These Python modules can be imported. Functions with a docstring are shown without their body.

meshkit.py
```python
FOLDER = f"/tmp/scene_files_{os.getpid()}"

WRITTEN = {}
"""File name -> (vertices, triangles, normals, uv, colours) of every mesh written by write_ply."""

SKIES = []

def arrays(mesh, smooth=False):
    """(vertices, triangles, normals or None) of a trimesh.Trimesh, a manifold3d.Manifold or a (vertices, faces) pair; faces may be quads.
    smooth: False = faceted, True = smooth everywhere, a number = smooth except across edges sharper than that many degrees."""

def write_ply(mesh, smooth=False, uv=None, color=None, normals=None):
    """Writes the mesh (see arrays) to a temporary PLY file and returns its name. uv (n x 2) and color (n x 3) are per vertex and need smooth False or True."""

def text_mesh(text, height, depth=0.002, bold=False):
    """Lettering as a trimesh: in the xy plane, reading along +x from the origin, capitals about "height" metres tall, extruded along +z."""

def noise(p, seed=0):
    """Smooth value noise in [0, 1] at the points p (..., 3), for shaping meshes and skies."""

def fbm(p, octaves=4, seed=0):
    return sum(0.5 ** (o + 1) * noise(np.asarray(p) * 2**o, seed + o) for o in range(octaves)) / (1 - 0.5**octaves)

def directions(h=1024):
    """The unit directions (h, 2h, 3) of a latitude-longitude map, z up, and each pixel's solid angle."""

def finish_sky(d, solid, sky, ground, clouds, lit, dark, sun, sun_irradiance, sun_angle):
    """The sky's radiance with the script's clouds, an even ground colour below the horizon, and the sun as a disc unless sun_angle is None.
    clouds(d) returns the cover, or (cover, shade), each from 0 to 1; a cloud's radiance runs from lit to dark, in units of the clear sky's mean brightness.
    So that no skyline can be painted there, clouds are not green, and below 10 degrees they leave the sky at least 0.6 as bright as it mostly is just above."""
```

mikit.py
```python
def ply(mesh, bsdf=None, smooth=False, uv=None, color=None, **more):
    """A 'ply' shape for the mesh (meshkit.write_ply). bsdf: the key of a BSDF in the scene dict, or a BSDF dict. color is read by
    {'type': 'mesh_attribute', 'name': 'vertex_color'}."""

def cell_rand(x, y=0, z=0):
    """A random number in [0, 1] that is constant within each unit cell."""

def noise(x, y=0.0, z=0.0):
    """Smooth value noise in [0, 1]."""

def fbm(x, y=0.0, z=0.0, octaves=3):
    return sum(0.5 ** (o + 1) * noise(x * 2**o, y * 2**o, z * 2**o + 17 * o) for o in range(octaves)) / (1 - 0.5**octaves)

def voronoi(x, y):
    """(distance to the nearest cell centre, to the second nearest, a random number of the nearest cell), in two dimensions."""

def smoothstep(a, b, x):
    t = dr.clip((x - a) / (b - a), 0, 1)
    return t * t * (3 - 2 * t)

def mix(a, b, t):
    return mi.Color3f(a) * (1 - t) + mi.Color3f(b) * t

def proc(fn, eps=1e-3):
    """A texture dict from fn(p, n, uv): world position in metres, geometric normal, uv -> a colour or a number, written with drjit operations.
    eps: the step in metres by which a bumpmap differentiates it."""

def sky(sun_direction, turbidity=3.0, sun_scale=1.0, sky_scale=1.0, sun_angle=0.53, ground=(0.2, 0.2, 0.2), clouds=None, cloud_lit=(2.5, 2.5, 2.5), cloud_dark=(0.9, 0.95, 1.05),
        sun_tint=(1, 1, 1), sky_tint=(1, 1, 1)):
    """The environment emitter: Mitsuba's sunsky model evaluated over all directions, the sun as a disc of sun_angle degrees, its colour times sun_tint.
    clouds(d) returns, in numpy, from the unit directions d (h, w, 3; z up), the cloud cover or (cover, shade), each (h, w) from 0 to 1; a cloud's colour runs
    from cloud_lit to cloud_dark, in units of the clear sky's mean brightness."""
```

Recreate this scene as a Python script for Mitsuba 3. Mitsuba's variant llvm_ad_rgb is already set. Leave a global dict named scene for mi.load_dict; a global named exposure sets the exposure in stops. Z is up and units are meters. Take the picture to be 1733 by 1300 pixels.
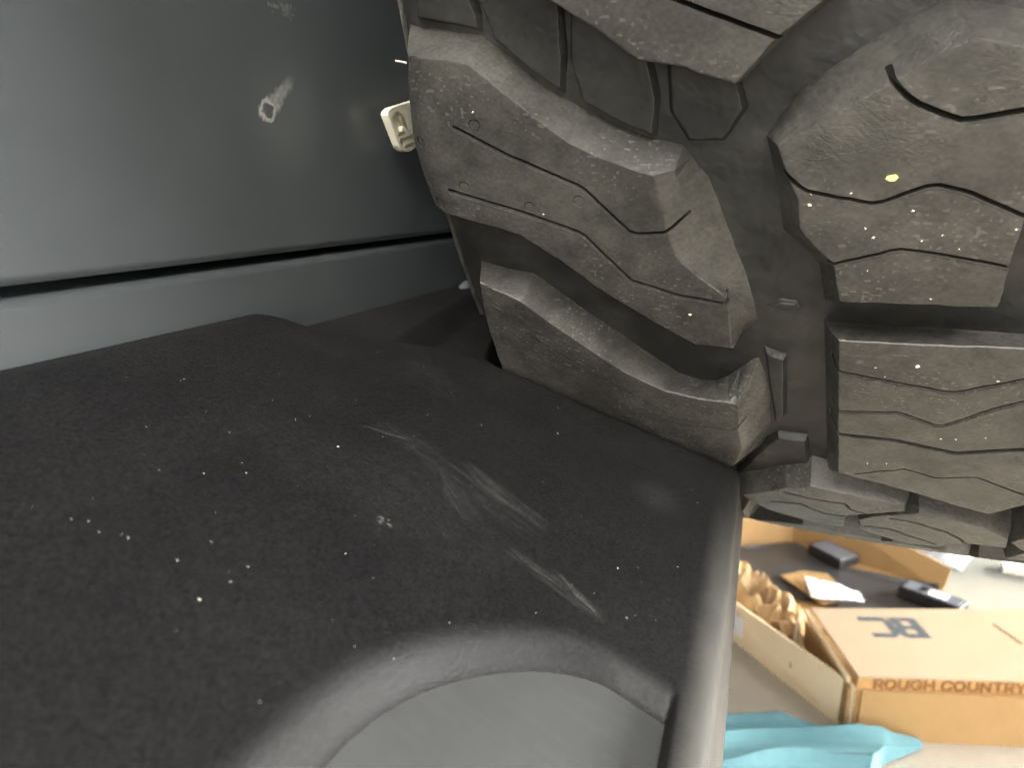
import math, random, numpy as np, trimesh, manifold3d as m3, mapbox_earcut as earcut, shapely
from shapely.geometry import Polygon, LineString, Point
import drjit as dr, mitsuba as mi, mikit, meshkit
from mikit import proc, noise, fbm, smoothstep, mix, voronoi, cell_rand
random.seed(7); rng = np.random.default_rng(7)
T4 = mi.ScalarTransform4f
scene, labels = {}, {}

# ---------------------------------------------------------------- camera, light, exposure
CAM = np.array([0.0, 0.0, 0.95])
yaw, pitch = math.radians(20.9427), math.radians(14.3262)
FWD = np.array([-math.sin(yaw)*math.cos(pitch), math.cos(yaw)*math.cos(pitch), -math.sin(pitch)])
scene['camera'] = {'type': 'thinlens', 'fov': 67.37, 'fov_axis': 'x', 'near_clip': 0.01, 'far_clip': 60.0,
                   'aperture_radius': 0.0009, 'focus_distance': 0.285,
                   'to_world': T4().look_at(origin=CAM.tolist(), target=(CAM+FWD).tolist(), up=[0, 0, 1])}
exposure = -0.15
# the garage's own light: a pale room all round and ceiling lamps
scene['room_light'] = {'type': 'constant', 'radiance': {'type': 'rgb', 'value': [0.10, 0.103, 0.106]}}

def lamp(name, x, y, z, sx, sy, rgb, label):
    f = trimesh.creation.box([sx+.06, sy+.06, .05]); f.apply_translation([x, y, z+.027])
    scene[name+'__housing'] = mikit.ply(f, 'white_metal')
    v = np.array([[x-sx/2, y-sy/2, z], [x-sx/2, y+sy/2, z], [x+sx/2, y+sy/2, z], [x+sx/2, y-sy/2, z]])
    scene[name+'__diffuser'] = mikit.ply((v, np.array([[0, 1, 2], [0, 2, 3]])), 'white_metal', emitter={'type': 'area', 'radiance': {'type': 'rgb', 'value': rgb}})
    labels[name] = {'label': label, 'category': 'ceiling lamp'}
lamp('ceiling_lamp', .35, -1.95, 2.7, 2.4, 2.0, [20.5, 19.8, 18.3], 'long ceiling lamp over the floor behind the car')
lamp('ceiling_lamp_001', 1.0, 1.9, 2.7, 1.2, .6, [12, 11.4, 10.4], 'ceiling lamp above the open cardboard box')
def add_light_panel(name, x, y, z0, w, h, face, rad, label):  # unseen glowing panels, added to brighten the tailgate and bumper
    """added glowing panel outside the view, facing the direction face (degrees in plan)"""
    a = math.radians(face); n = np.array([math.cos(a), math.sin(a), 0]); t = np.array([-math.sin(a), math.cos(a), 0]); c = np.array([x, y, z0+h/2])
    q = np.array([c-t*w/2-[0, 0, h/2], c+t*w/2-[0, 0, h/2], c+t*w/2+[0, 0, h/2], c-t*w/2+[0, 0, h/2]])
    scene[name+'__glow_face'] = mikit.ply((q, np.array([[0, 1, 2], [0, 2, 3]])), 'white_metal', emitter={'type': 'area', 'radiance': {'type': 'rgb', 'value': rad}})
    fr = [trimesh.creation.box([.05, w+.16, .08], trimesh.transformations.translation_matrix([-.03, 0, s_*(h/2+.04)])) for s_ in (-1, 1)]+[trimesh.creation.box([.05, .08, h], trimesh.transformations.translation_matrix([-.03, s_*(w/2+.04), 0])) for s_ in (-1, 1)]
    m = trimesh.util.concatenate(fr); m.apply_transform(trimesh.transformations.rotation_matrix(a, [0, 0, 1])); m.apply_translation(c)
    scene[name+'__frame'] = mikit.ply(m, 'white_metal')
    labels[name] = {'label': label, 'category': 'add_light_panel'}
add_light_panel('added_panel', 4.6, 3.9, .25, 2.2, 1.9, 220, [130, 126, 112], 'added glowing panel outside the view at the far end')
add_light_panel('added_panel_002', .3, -3.6, .35, 3.4, 2.0, 90, [2.8, 2.73, 2.6], 'wide glowing panel added unseen behind the car')
add_light_panel('added_panel_001', 4.4, 1.3, .5, 1.9, 1.7, 180, [43, 43.3, 43], 'added unseen glowing panel facing the tailgate')

# ---------------------------------------------------------------- measured shapes (millimetres)
BLOCKS = {"S2": {"top": [[-130.9,160.5],[-119.1,161.6],[-107.6,163.7],[-95.4,174.0],[-85.6,182.1],[-75.5,189.7],[-64.5,194.6],[-56.5,197.6],[-47.7,199.9],[-45.8,208.7],[-44.9,218.6],[-40.8,231.2],[-32.0,239.8],[-23.9,246.7],[-23.0,270.5],[-36.5,271.1],[-42.8,267.8],[-54.7,259.3],[-70.5,248.8],[-85.7,236.4],[-99.1,227.3],[-111.2,224.2],[-122.9,222.0],[-135.4,219.5],[-140.2,207.3],[-141.7,194.6],[-134.3,172.6]],"base": [[-138.2,154.0],[-122.1,154.9],[-107.6,157.3],[-96.8,166.3],[-86.1,175.6],[-74.3,183.2],[-61.5,189.3],[-52.5,192.7],[-40.8,195.4],[-32.7,207.1],[-25.9,227.5],[-20.3,245.1],[-17.4,257.5],[-15.3,268.0],None,None,None,None,None,None,None,None,None,None,None,None,None],"sipes": [[[[-118.1,184.9],[-98.3,194.6],[-72.7,205.0],[-56.6,222.1],[-44.4,220.6],[-37.8,215.4]],1.3,7],[[[-126.0,209.8],[-94.3,217.2],[-74.8,223.3],[-58.6,242.1],[-41.4,246.9],[-26.1,248.6],[-23.5,244.5]],1.3,7]],"dots": [[-109.4,184.3],[-118.5,208.0],[-134.3,192.2],[-128.3,162.9],[-131.4,216.4],[-93.3,214.2],[-74.4,210.5]],"h0": 0.0,"mid": [None,None,None,None,None,None,None,None,[-42.0,199.6],[-41.3,209.2],[-40.7,219.2],None,None,None,None,None,None,None,None,None,None,None,None,None,None,None,None]},
 "S1": {"top": [[-73.9,148.7],[-60.8,157.2],[-51.5,164.1],[-38.1,166.9],[-23.7,171.5],[-11.7,158.7],[-9.6,157.1],[1.1,149.0],[-5.6,135.3],[-24.2,130.9],[-46.9,121.9],[-79.1,105.7],[-103.3,93.9],[-120.5,92.4],[-125.3,113.9],[-122.8,125.3],[-108.8,130.6],[-93.7,137.4],[-82.8,143.8]],"base": [None,None,None,None,None,None,None,None,None,None,None,None,None,None,None,None,None,None,None],"sipes": [[[[-57.2,140.3],[-39.8,148.9],[-31.1,152.4],[-13.0,159.7],[-8.5,161.8]],1.6,8],[[[-98.0,111.4],[-63.5,129.6],[-47.1,135.4],[-16.1,146.3]],1.5,8]],"dots": [],"h0": 0.0},
 "S3": {"top": [[-122.8,253.5],[-105.7,260.4],[-86.2,277.8],[-66.9,294.3],[-49.4,303.8],[-37.2,304.9],[-30.1,305.0],[-25.0,304.8],[-22.0,304.8],[-20.9,306.2],[-20.7,310.9],[-20.7,322.6],[-19.2,341.7],[-24.1,362.0],[-41.1,375.2],[-57.7,369.0],[-75.2,346.9],[-92.8,331.2],[-114.3,321.2],[-126.8,310.9],[-125.8,282.7],[-124.8,267.7]],"base": [[-127.3,254.4],[-103.6,257.0],[-84.2,273.7],[-64.6,291.8],[-47.3,307.9],[-37.0,310.8],[-31.6,309.8],[-26.7,305.5],[-22.0,298.5],[-17.5,291.3],[-14.4,288.4],[-9.9,307.2],[-8.8,336.8],[-13.8,363.5],None,None,None,None,None,None,None,None],"sipes": [[[[-105.3,281.3],[-88.8,293.4],[-69.7,306.4],[-50.8,320.6]],0.5,4],[[[-63.5,320.1],[-48.5,327.9],[-38.3,327.2],[-23.4,325.0],[-18.1,317.4]],0.6,4]],"dots": [[-120.0,256.6],[-107.0,263.9]],"h0": 0.0},
 "S4": {"top": [[-21.0,402.6],[-0.5,377.0],[9.9,369.7],[29.3,372.8],[49.0,376.4],[50.0,382.9],[39.0,393.7],[27.4,406.8],[28.7,433.3],[15.6,437.9],[0.7,429.4],[-8.7,423.3]],"base": [None,None,None,None,None,None,None,None,None,None,None,None],"sipes": [[[[-1.1,382.7],[11.6,386.7],[25.8,385.3],[28.2,392.6],[37.3,397.0]],1.7,7],[[[-6.8,402.9],[6.8,398.1],[18.4,407.9],[27.4,406.8]],1.7,7]],"dots": [],"h0": 0.0},
 "C4": {"top": [[33.7,409.4],[38.4,399.6],[55.6,382.4],[71.2,385.7],[81.3,390.6],[95.6,406.9],[98.8,424.4],[86.4,425.7],[76.8,434.6],[75.5,449.6],[62.9,456.4],[50.5,446.9],[36.7,431.6]],"base": [None,None,None,None,None,None,None,None,None,None,None,None,None],"sipes": [[[[45.6,396.8],[56.8,397.9],[70.3,406.1],[78.4,416.5],[83.4,429.0]],1.7,7],[[[37.2,420.6],[49.6,418.0],[58.9,428.9],[72.9,442.2]],1.7,7]],"dots": [],"h0": 0.0},
 "C1": {"top": [[-11.4,189.2],[1.3,181.3],[16.2,171.9],[25.8,165.2],[33.3,162.1],[44.2,164.9],[58.9,168.0],[64.5,190.4],[54.0,210.6],[54.1,228.3],[54.6,241.7],[35.8,242.5],[10.4,243.4],[7.0,228.1],[0.5,222.0],[-3.7,215.9],[-5.0,206.2],[-7.9,199.2]],"base": [[-15.3,192.0],[-6.6,177.8],[5.9,168.2],[17.9,159.2],[28.1,154.4],[45.0,159.2],[60.2,162.4],None,None,None,None,None,[6.4,254.6],[3.5,239.1],[-3.9,230.0],[-8.6,225.8],[-10.2,216.1],[-11.5,208.5]],"sipes": [[[[15.2,169.2],[16.7,172.5],[21.9,177.5],[33.7,182.7],[47.5,180.6],[62.0,175.6]],1.9,8],[[[-9.0,197.9],[-3.2,203.3],[6.7,205.4],[16.3,207.0],[22.2,204.6],[30.4,200.3],[39.4,202.8],[53.8,209.7],[55.7,210.5]],1.5,8],[[[5.6,229.1],[15.4,225.7],[24.6,221.8],[35.7,223.0],[54.6,226.7]],1.3,7]],"dots": [],"h0": 0.0},
 "C2": {"top": [[11.9,260.8],[35.1,259.5],[64.8,257.4],[75.2,257.3],[83.9,286.9],[98.5,346.2],[89.1,356.5],[80.2,372.1],[48.3,357.8],[19.3,348.7],[16.9,317.7],[15.3,300.0],[13.1,276.3]],"base": [[7.2,266.2],[36.2,264.8],[67.9,264.9],[79.3,264.9],None,None,None,None,None,[16.3,378.0],[13.8,341.9],[11.9,319.4],[9.5,291.0]],"sipes": [[[[8.2,271.2],[13.1,276.3],[30.2,278.7],[49.5,281.4],[66.7,272.4],[89.4,259.9]],1.3,7],[[[11.0,298.3],[15.3,300.0],[35.2,295.7],[49.6,302.0],[63.5,287.8],[70.8,282.6],[92.6,270.4]],1.3,7],[[[11.5,312.6],[16.5,315.6],[36.5,314.8],[57.9,318.8],[77.7,310.7],[103.6,300.9]],2.7,10],[[[25.7,347.9],[43.1,336.2],[55.6,340.7],[67.9,335.4],[86.4,346.1],[100.2,348.6]],0.9,6]],"dots": [],"h0": 0.0},
 "T34": {"top": [[-23.6,401.1],[-9.6,354.4],[-5.3,346.5],[5.4,346.0],[9.9,394.3],[-0.6,409.1],[-22.5,445.2]],"base": [None,None,None,None,None,None,None],"sipes": [],"dots": [],"h0": -0.0108},
 "K1": {"top": [[-107.0,141.8],[-80.0,137.9],[-78.5,151.5],[-78.7,164.9],[-80.2,175.7],[-89.5,169.0],[-101.3,158.7]],"base": [None,None,None,None,None,None,None],"sipes": [],"dots": [],"h0": -0.0105},
 "K2": {"top": [[-73.4,145.0],[-62.4,155.8],[-51.4,164.9],[-48.9,178.6],[-50.2,190.8],[-60.5,186.5],[-72.4,179.7],[-75.5,165.9]],"base": [None,None,None,None,None,None,None,None],"sipes": [],"dots": [],"h0": -0.0105},
 "K3": {"top": [[-44.4,165.4],[-24.8,173.0],[-22.3,182.9],[-28.4,192.6],[-38.6,192.7],[-43.7,183.7]],"base": [None,None,None,None,None,None],"sipes": [],"dots": [],"h0": -0.0115},
 "K4": {"top": [[-10.9,259.5],[-8.1,257.4],[-3.2,257.6],[-2.1,259.5],[-7.0,260.7]],"base": [None,None,None,None,None],"sipes": [],"dots": [],"h0": -0.0126},
 "K5": {"top": [[-127.5,137.6],[-110.3,142.4],[-107.3,150.8],[-107.3,155.1],[-117.7,152.7],[-130.4,150.3]],"base": [None,None,None,None,None,None],"sipes": [],"dots": [],"h0": -0.0105},
 "K6": {"top": [[-11.6,283.9],[-5.5,286.3],[-4.0,326.3],[-7.1,332.0]],"base": [None,None,None,None],"sipes": [],"dots": [],"h0": -0.0108}}
BUMPER = {"rim": [[-86.3,70.1],[-85.8,79.4],[-84.6,87.8],[-84.5,104.3],[-82.9,122.7],[-77.0,138.1],[-65.0,155.1],[-52.2,167.6],[-38.3,174.9],[-27.1,174.5],[-21.2,168.3],[-17.1,150.7],[-12.4,122.1]],"inner": [[-78.1,77.0],[-78.5,84.5],[-78.1,93.5],[-75.4,110.4],[-70.4,125.3],[-59.5,141.8],[-46.6,155.0],[-34.2,164.3],[-25.2,164.1],[-20.7,155.3],[-16.2,133.8]],"scuffA": [[-100.9,221.3],[-70.5,211.9]],"scuffG": [[-129.8,217.4],[-72.0,205.2]],"scuffB": [[-73.9,190.0],[-45.8,185.1]],"scuffC": [[-134.3,210.0],[-119.4,215.6]],"scuffD": [[-98.7,216.3],[-78.0,210.9]],"scuffE": [[-60.1,192.0],[-43.9,184.2]],"scuffF": [[-106.6,208.6],[-86.8,194.0]],"pit": [[-172.7,294.9],[-184.6,365.9],[-197.5,446.2],[-189.8,536.7],[-113.1,320.9],[-132.3,318.0]],"pock": [[-102.2,169.6]],"smudge": [[-46.3,273.9]],"dust": [[-154.0,170.7],[-166.6,153.0],[-164.3,173.3],[-138.1,157.9],[-151.6,141.6],[-144.4,149.4],[-148.8,113.2],[-141.8,114.0],[-113.3,112.2],[-112.8,121.0],[-102.0,149.6],[-99.2,200.5],[-84.9,126.1],[-89.9,101.0],[-73.2,149.2],[-136.4,116.7],[-138.3,116.7],[-124.2,128.3],[-32.4,288.2],[-36.0,296.7],[-31.2,233.7],[-113.4,127.6],[-148.8,195.0],[-147.6,201.1],[-108.7,252.1],[-88.2,281.2],[-37.1,195.0],[-38.8,191.6],[-46.5,212.4],[-78.4,131.2],[-48.7,193.0],[-181.0,182.9],[-130.9,191.4],[-125.8,209.7],[-95.4,305.4],[-28.1,386.9],[-116.3,213.0],[-146.0,115.1],[-124.5,118.2]]}
TYRE_DUST = [[24.5,190.5],[19.8,198.7],[-1.1,204.4],[9.7,203.8],[-1.2,208.0],[26.5,208.8],[14.9,215.1],[17.4,218.0],[30.3,218.6],[35.3,216.5],[40.3,220.9],[17.2,230.2],[36.1,239.6],[24.7,272.1],[28.2,276.2],[61.4,273.2],[55.9,308.5],[36.1,333.2],[51.1,309.3],[29.5,335.5],[53.0,213.9],[-109.1,179.6],[-88.4,216.7],[-37.9,255.4],[64.6,305.6],[37.2,269.5]]
CLIP_BARS = [[[358.6, 973.7], [371.8, 976.8]], [[359.1, 973.5], [360.3, 972.4]], [[364.5, 971.1], [373.5, 973.0]], [[357.0, 976.4], [363.1, 977.7]]]
CLIP_FIN = [[360.7, 986.3], [363.6, 984.9], [366.5, 981.9], [367.6, 979.7], [370.7, 979.3], [367.5, 978.0], [367.0, 979.4], [364.0, 980.6], [361.1, 983.2]]
CLIP = [[347.2, 985.2], [348.5, 986.9], [351.5, 988.6], [371.1, 993.2], [422.3, 1005.5], [446.0, 982.2], [375.3, 971.1], [370.7, 969.1], [365.5, 968.3], [361.2, 969.0], [358.3, 970.8]]
CLIP_POCKET = [[352.9, 984.8], [356.0, 986.8], [359.5, 986.8], [364.3, 984.9], [367.7, 981.2], [367.0, 979.9], [362.8, 981.9], [360.1, 978.3], [354.3, 980.2]]
SMEAR = {'ring': [272.2, 980.4], 'tail': [292.0, 996.1], 'mark2': [288.9, 1021.5], 'mark3': [279.3, 1021.1]}
STOP = [451.6, 878.3]
WHISKER = [[-133.5, 163.7], [-140.7, 165.3]]


# ---------------------------------------------------------------- materials
def princ(**k): return {'type': 'twosided', 'bsdf': {'type': 'principled', **k}}
def rgb(*c): return {'type': 'rgb', 'value': list(c)}
def bumped(b, fn, h, eps=3e-4):
    return {'type': 'twosided', 'bsdf': {'type': 'bumpmap', 'arbitrary': proc(fn, eps), 'scale': h, 'bsdf': b}}
M = scene
def rubber_col(p, n, uv):
    a = fbm(p.x*38, p.y*38, p.z*38, 4)
    b = fbm(p.x*900+9, p.y*900, p.z*900, 2)
    e = fbm(p.x*150+2, p.y*150, p.z*150, 3)
    c = smoothstep(.70, .86, noise(p.x*820, p.y*820+4, p.z*820))*smoothstep(.45, .62, fbm(p.x*34+7, p.y*34, p.z*34, 2))
    d = smoothstep(.32, .72, .65*a+.35*e)
    col = mix((.0325, .0312, .0283), (.065, .0625, .0562), d)*(.70+.60*b)
    return mix(col, (.15, .143, .127), .35*c)
def rubber_bump(p, n, uv):
    f = fbm(p.x*1500, p.y*1500, p.z*1500, 2)
    m = smoothstep(.46, .64, fbm(p.x*36, p.y*36+3, p.z*36, 2))
    return f*(.45+.65*m)
M['rubber'] = bumped({'type': 'principled', 'base_color': proc(rubber_col), 'roughness': .48, 'specular': .5}, rubber_bump, .00024, 1.8e-4)
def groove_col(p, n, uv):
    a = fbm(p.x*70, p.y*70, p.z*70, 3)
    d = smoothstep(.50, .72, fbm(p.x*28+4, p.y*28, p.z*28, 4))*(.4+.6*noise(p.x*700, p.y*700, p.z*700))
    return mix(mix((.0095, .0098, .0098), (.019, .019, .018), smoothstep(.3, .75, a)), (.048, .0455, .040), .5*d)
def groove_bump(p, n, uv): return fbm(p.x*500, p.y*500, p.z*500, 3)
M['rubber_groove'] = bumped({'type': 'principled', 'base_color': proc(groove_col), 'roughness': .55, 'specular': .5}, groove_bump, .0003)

def seg(px, py, a, b, w):
    """0..1 closeness of (px,py) to the line a-b, with the along coordinate"""
    ax, ay = a; bx, by = b
    L = math.hypot(bx-ax, by-ay); ux, uy = (bx-ax)/L, (by-ay)/L
    t = ((px-ax)*ux + (py-ay)*uy)/L; d = (px-ax)*(-uy) + (py-ay)*ux
    return t, d, L
def scuffs(p):
    x, y = p.x*1000, p.y*1000
    tot = mi.Float(0)
    for key, w, amp in (('scuffA', 4.5, .5), ('scuffB', 4, .5), ('scuffC', 1.3, .6), ('scuffD', 2.4, .55), ('scuffE', 2.2, .8), ('scuffF', 6, .3), ('scuffG', 9, .22)):
        t, d, L = seg(x, y, *BUMPER[key], w)
        m = smoothstep(-.1, .15, t)*smoothstep(1.15, .8, t)*smoothstep(w, w*.2, dr.abs(d))
        streak = smoothstep(.53, .78, .5*noise(t*L*.07, d*5.0, 3)+.5*noise(t*L*.22, d*9.5, 8))
        tot = dr.maximum(tot, amp*m*(streak + .07*noise(t*L*.7, d*2.2, 5)))
    # cloudy rubbing and the pock mark
    gx, gy = BUMPER['smudge'][0]
    r = dr.sqrt(dr.square((x-gx)/10)+dr.square((y-gy)/13))
    tot = dr.maximum(tot, .09*smoothstep(1.3, .1, r)*(.6+.4*noise(x*.9, y*.9, 2)))
    gx, gy = BUMPER['pock'][0]
    r = dr.sqrt(dr.square((x-gx)/2.4)+dr.square((y-gy)/2.2))
    tot = dr.maximum(tot, .8*smoothstep(1.2, .5, r)*smoothstep(.4, .65, noise(x*1.6, y*1.6, 4)))
    # old dull wipe marks over the whole top
    c = smoothstep(.52, .72, fbm(x*.022+3, y*.022, 1, 4))*smoothstep(60, 200, y)
    tot = dr.maximum(tot, .05*c*noise(x*.5+y*.2, y*1.4, 6))
    return tot
def bumper_col(p, n, uv):
    g = fbm(p.x*50, p.y*50, p.z*50, 3)
    base = mix((.0078, .0075, .0082), (.0122, .0118, .0124), g)
    base = base*(.45+1.1*noise(p.x*1500, p.y*1500, p.z*1500))
    edge = smoothstep(.011, .002, dr.maximum(-.012-.05*(dr.clip(p.y, .12, .6)-.18)-p.x, 0))*smoothstep(.34, .19, p.y)    # bright outer edge: reflected light painted in as paler colour
    base = mix(base, (.095, .092, .085), edge*(.45+.55*fbm(p.x*120, p.y*60, p.z*120, 3)))
    return mix(base, (.32, .31, .30), dr.clip(scuffs(p), 0, 1)*.38)
def bumper_bump(p, n, uv): return noise(p.x*2300, p.y*2300, p.z*2300)
M['bumper_plastic'] = bumped({'type': 'principled', 'base_color': proc(bumper_col), 'roughness': .52, 'specular': .32}, bumper_bump, .00008, 1.5e-4)

def paint_col(p, n, uv):
    y, z = p.y*1000, p.z*1000
    base = mix((.067, .076, .081), (.080, .089, .094), fbm(y*.03, z*.03, 1, 3))
    (ry, rz), (ty, tz) = SMEAR['ring'], SMEAR['tail']
    t, d, L = seg(y, z, (ry, rz), (ty, tz), 1)
    wob = 1.2*(noise(y*.5, z*.5, 3)-.5)
    tail = smoothstep(-.05, .05, t)*smoothstep(1.08, .75, t+.1*noise(y*.6, z*.6, 1))*smoothstep(5.4, 2.6, dr.abs(d)+2*t+1.6*wob)*(.70-.42*t)*(.65+.5*noise(y*.7, z*.7, 4))
    r = dr.sqrt(dr.square((y-ry)/1.05)+dr.square((z-rz)/.95)) + 1.6*wob
    ring = smoothstep(5.9, 4.6, r)*smoothstep(2.5, 3.9, r)*(.75+.5*(noise(y*1.3, z*1.3, 9)-.2))
    tail = tail*smoothstep(3.4, 5.0, r) + .12*smoothstep(3.8, 2, r)*noise(y*.9, z*.9, 2)
    halo = .07*smoothstep(34, 4, dr.sqrt(dr.square(y-ry-12)+dr.square(z-rz+3)))
    m = dr.maximum(dr.maximum(tail, ring), halo)
    for k, rr in (('mark2', 4.0), ('mark3', 2.5)):
        q = dr.sqrt(dr.square((y-SMEAR[k][0])/1.5)+dr.square(z-SMEAR[k][1])) + 3*(noise(y*.8, z*.8, 6)-.5)
        m = dr.maximum(m, .3*smoothstep(rr, rr*.4, q)*noise(y*.9, z*.9, 7))
    return mix(base, (.42, .43, .40), dr.clip(m, 0, 1))
M['car_paint'] = {'type': 'twosided', 'bsdf': {'type': 'principled', 'base_color': proc(paint_col), 'roughness': .38, 'specular': .6}}
def lit_recess_col(p, n, uv):  # paler bumper plastic: light in the recess put into the colour
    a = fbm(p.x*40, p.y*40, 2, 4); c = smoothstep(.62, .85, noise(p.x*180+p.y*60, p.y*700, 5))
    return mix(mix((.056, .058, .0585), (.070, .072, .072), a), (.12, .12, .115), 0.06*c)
M['lit_bumper_plastic'] = bumped({'type': 'principled', 'base_color': proc(lit_recess_col), 'roughness': .55, 'specular': .45}, bumper_bump, .00004, 1.5e-4)
M['black_rubber'] = princ(base_color=rgb(.012, .012, .014), roughness=.35)
M['white_metal'] = princ(base_color=rgb(.8, .8, .78), roughness=.5)
def card(c1, c2, name, rough=.85):
    def col(p, n, uv):
        a = fbm(p.x*14, p.y*14, p.z*14, 3); b = noise(p.x*160, p.y*160, p.z*60)
        return mix(c1, c2, dr.clip(.75*a + .25*b, 0, 1))
    M[name] = princ(base_color=proc(col), roughness=rough, specular=.25)
card((.325, .20, .085), (.385, .24, .112), 'cardboard')
card((.385, .29, .20), (.425, .325, .225), 'cardboard_pale')
card((.80, .63, .42), (.88, .72, .50), 'cardboard_lit')  # lit copy of the card: light on the left wall put into the colour
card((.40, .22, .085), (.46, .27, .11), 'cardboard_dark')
card((.46, .31, .17), (.64, .46, .27), 'kraft_paper')
M['cardboard_edge'] = princ(base_color=rgb(.74, .58, .38), roughness=.9)
M['brown_ink'] = princ(base_color=rgb(.16, .065, .018), roughness=.8)
M['grey_ink'] = princ(base_color=rgb(.075, .085, .10), roughness=.7)
M['white_paper'] = princ(base_color=rgb(.86, .87, .88), roughness=.6)
def sheet_bump(p, n, uv): return fbm(p.x*28, p.y*28, p.z*28, 3)
M['black_sheet'] = bumped({'type': 'principled', 'base_color': rgb(.060, .058, .060), 'roughness': .35, 'specular': .5}, sheet_bump, .004, 2e-3)
M['black_plastic'] = princ(base_color=rgb(.022, .023, .028), roughness=.3)
M['dark_metal'] = princ(base_color=rgb(.16, .17, .20), roughness=.35)
M['cream_plastic'] = princ(base_color=rgb(.93, .88, .70), roughness=.4)
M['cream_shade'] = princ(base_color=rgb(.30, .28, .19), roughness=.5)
def cloth_col(p, n, uv): return mix((.088, .205, .238), (.106, .232, .266), fbm(p.x*90, p.y*90, p.z*90, 2))
M['blue_fabric'] = princ(base_color=proc(cloth_col), roughness=.95, sheen=.4)
M['pale_bag'] = princ(base_color=rgb(.62, .68, .76), roughness=.25, specular=.6)
M['pale_wood'] = princ(base_color=rgb(.82, .80, .72), roughness=.6)
def floor_col(p, n, uv):
    a = fbm(p.x*3, p.y*3, 1, 4); b = fbm(p.x*40, p.y*40, 2, 3)
    base = mix((.31, .275, .225), (.41, .365, .305), .7*a+.3*b)
    return mix(base, (.215, .22, .20), smoothstep(1.9, 2.15, p.y - .15*p.x + .2*a))
M['concrete'] = princ(base_color=proc(floor_col), roughness=.75)
M['dust_white'] = princ(base_color=rgb(.52, .50, .44), roughness=.8)
M['dust_yellow'] = princ(base_color=rgb(.74, .68, .25), roughness=.8)

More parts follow.
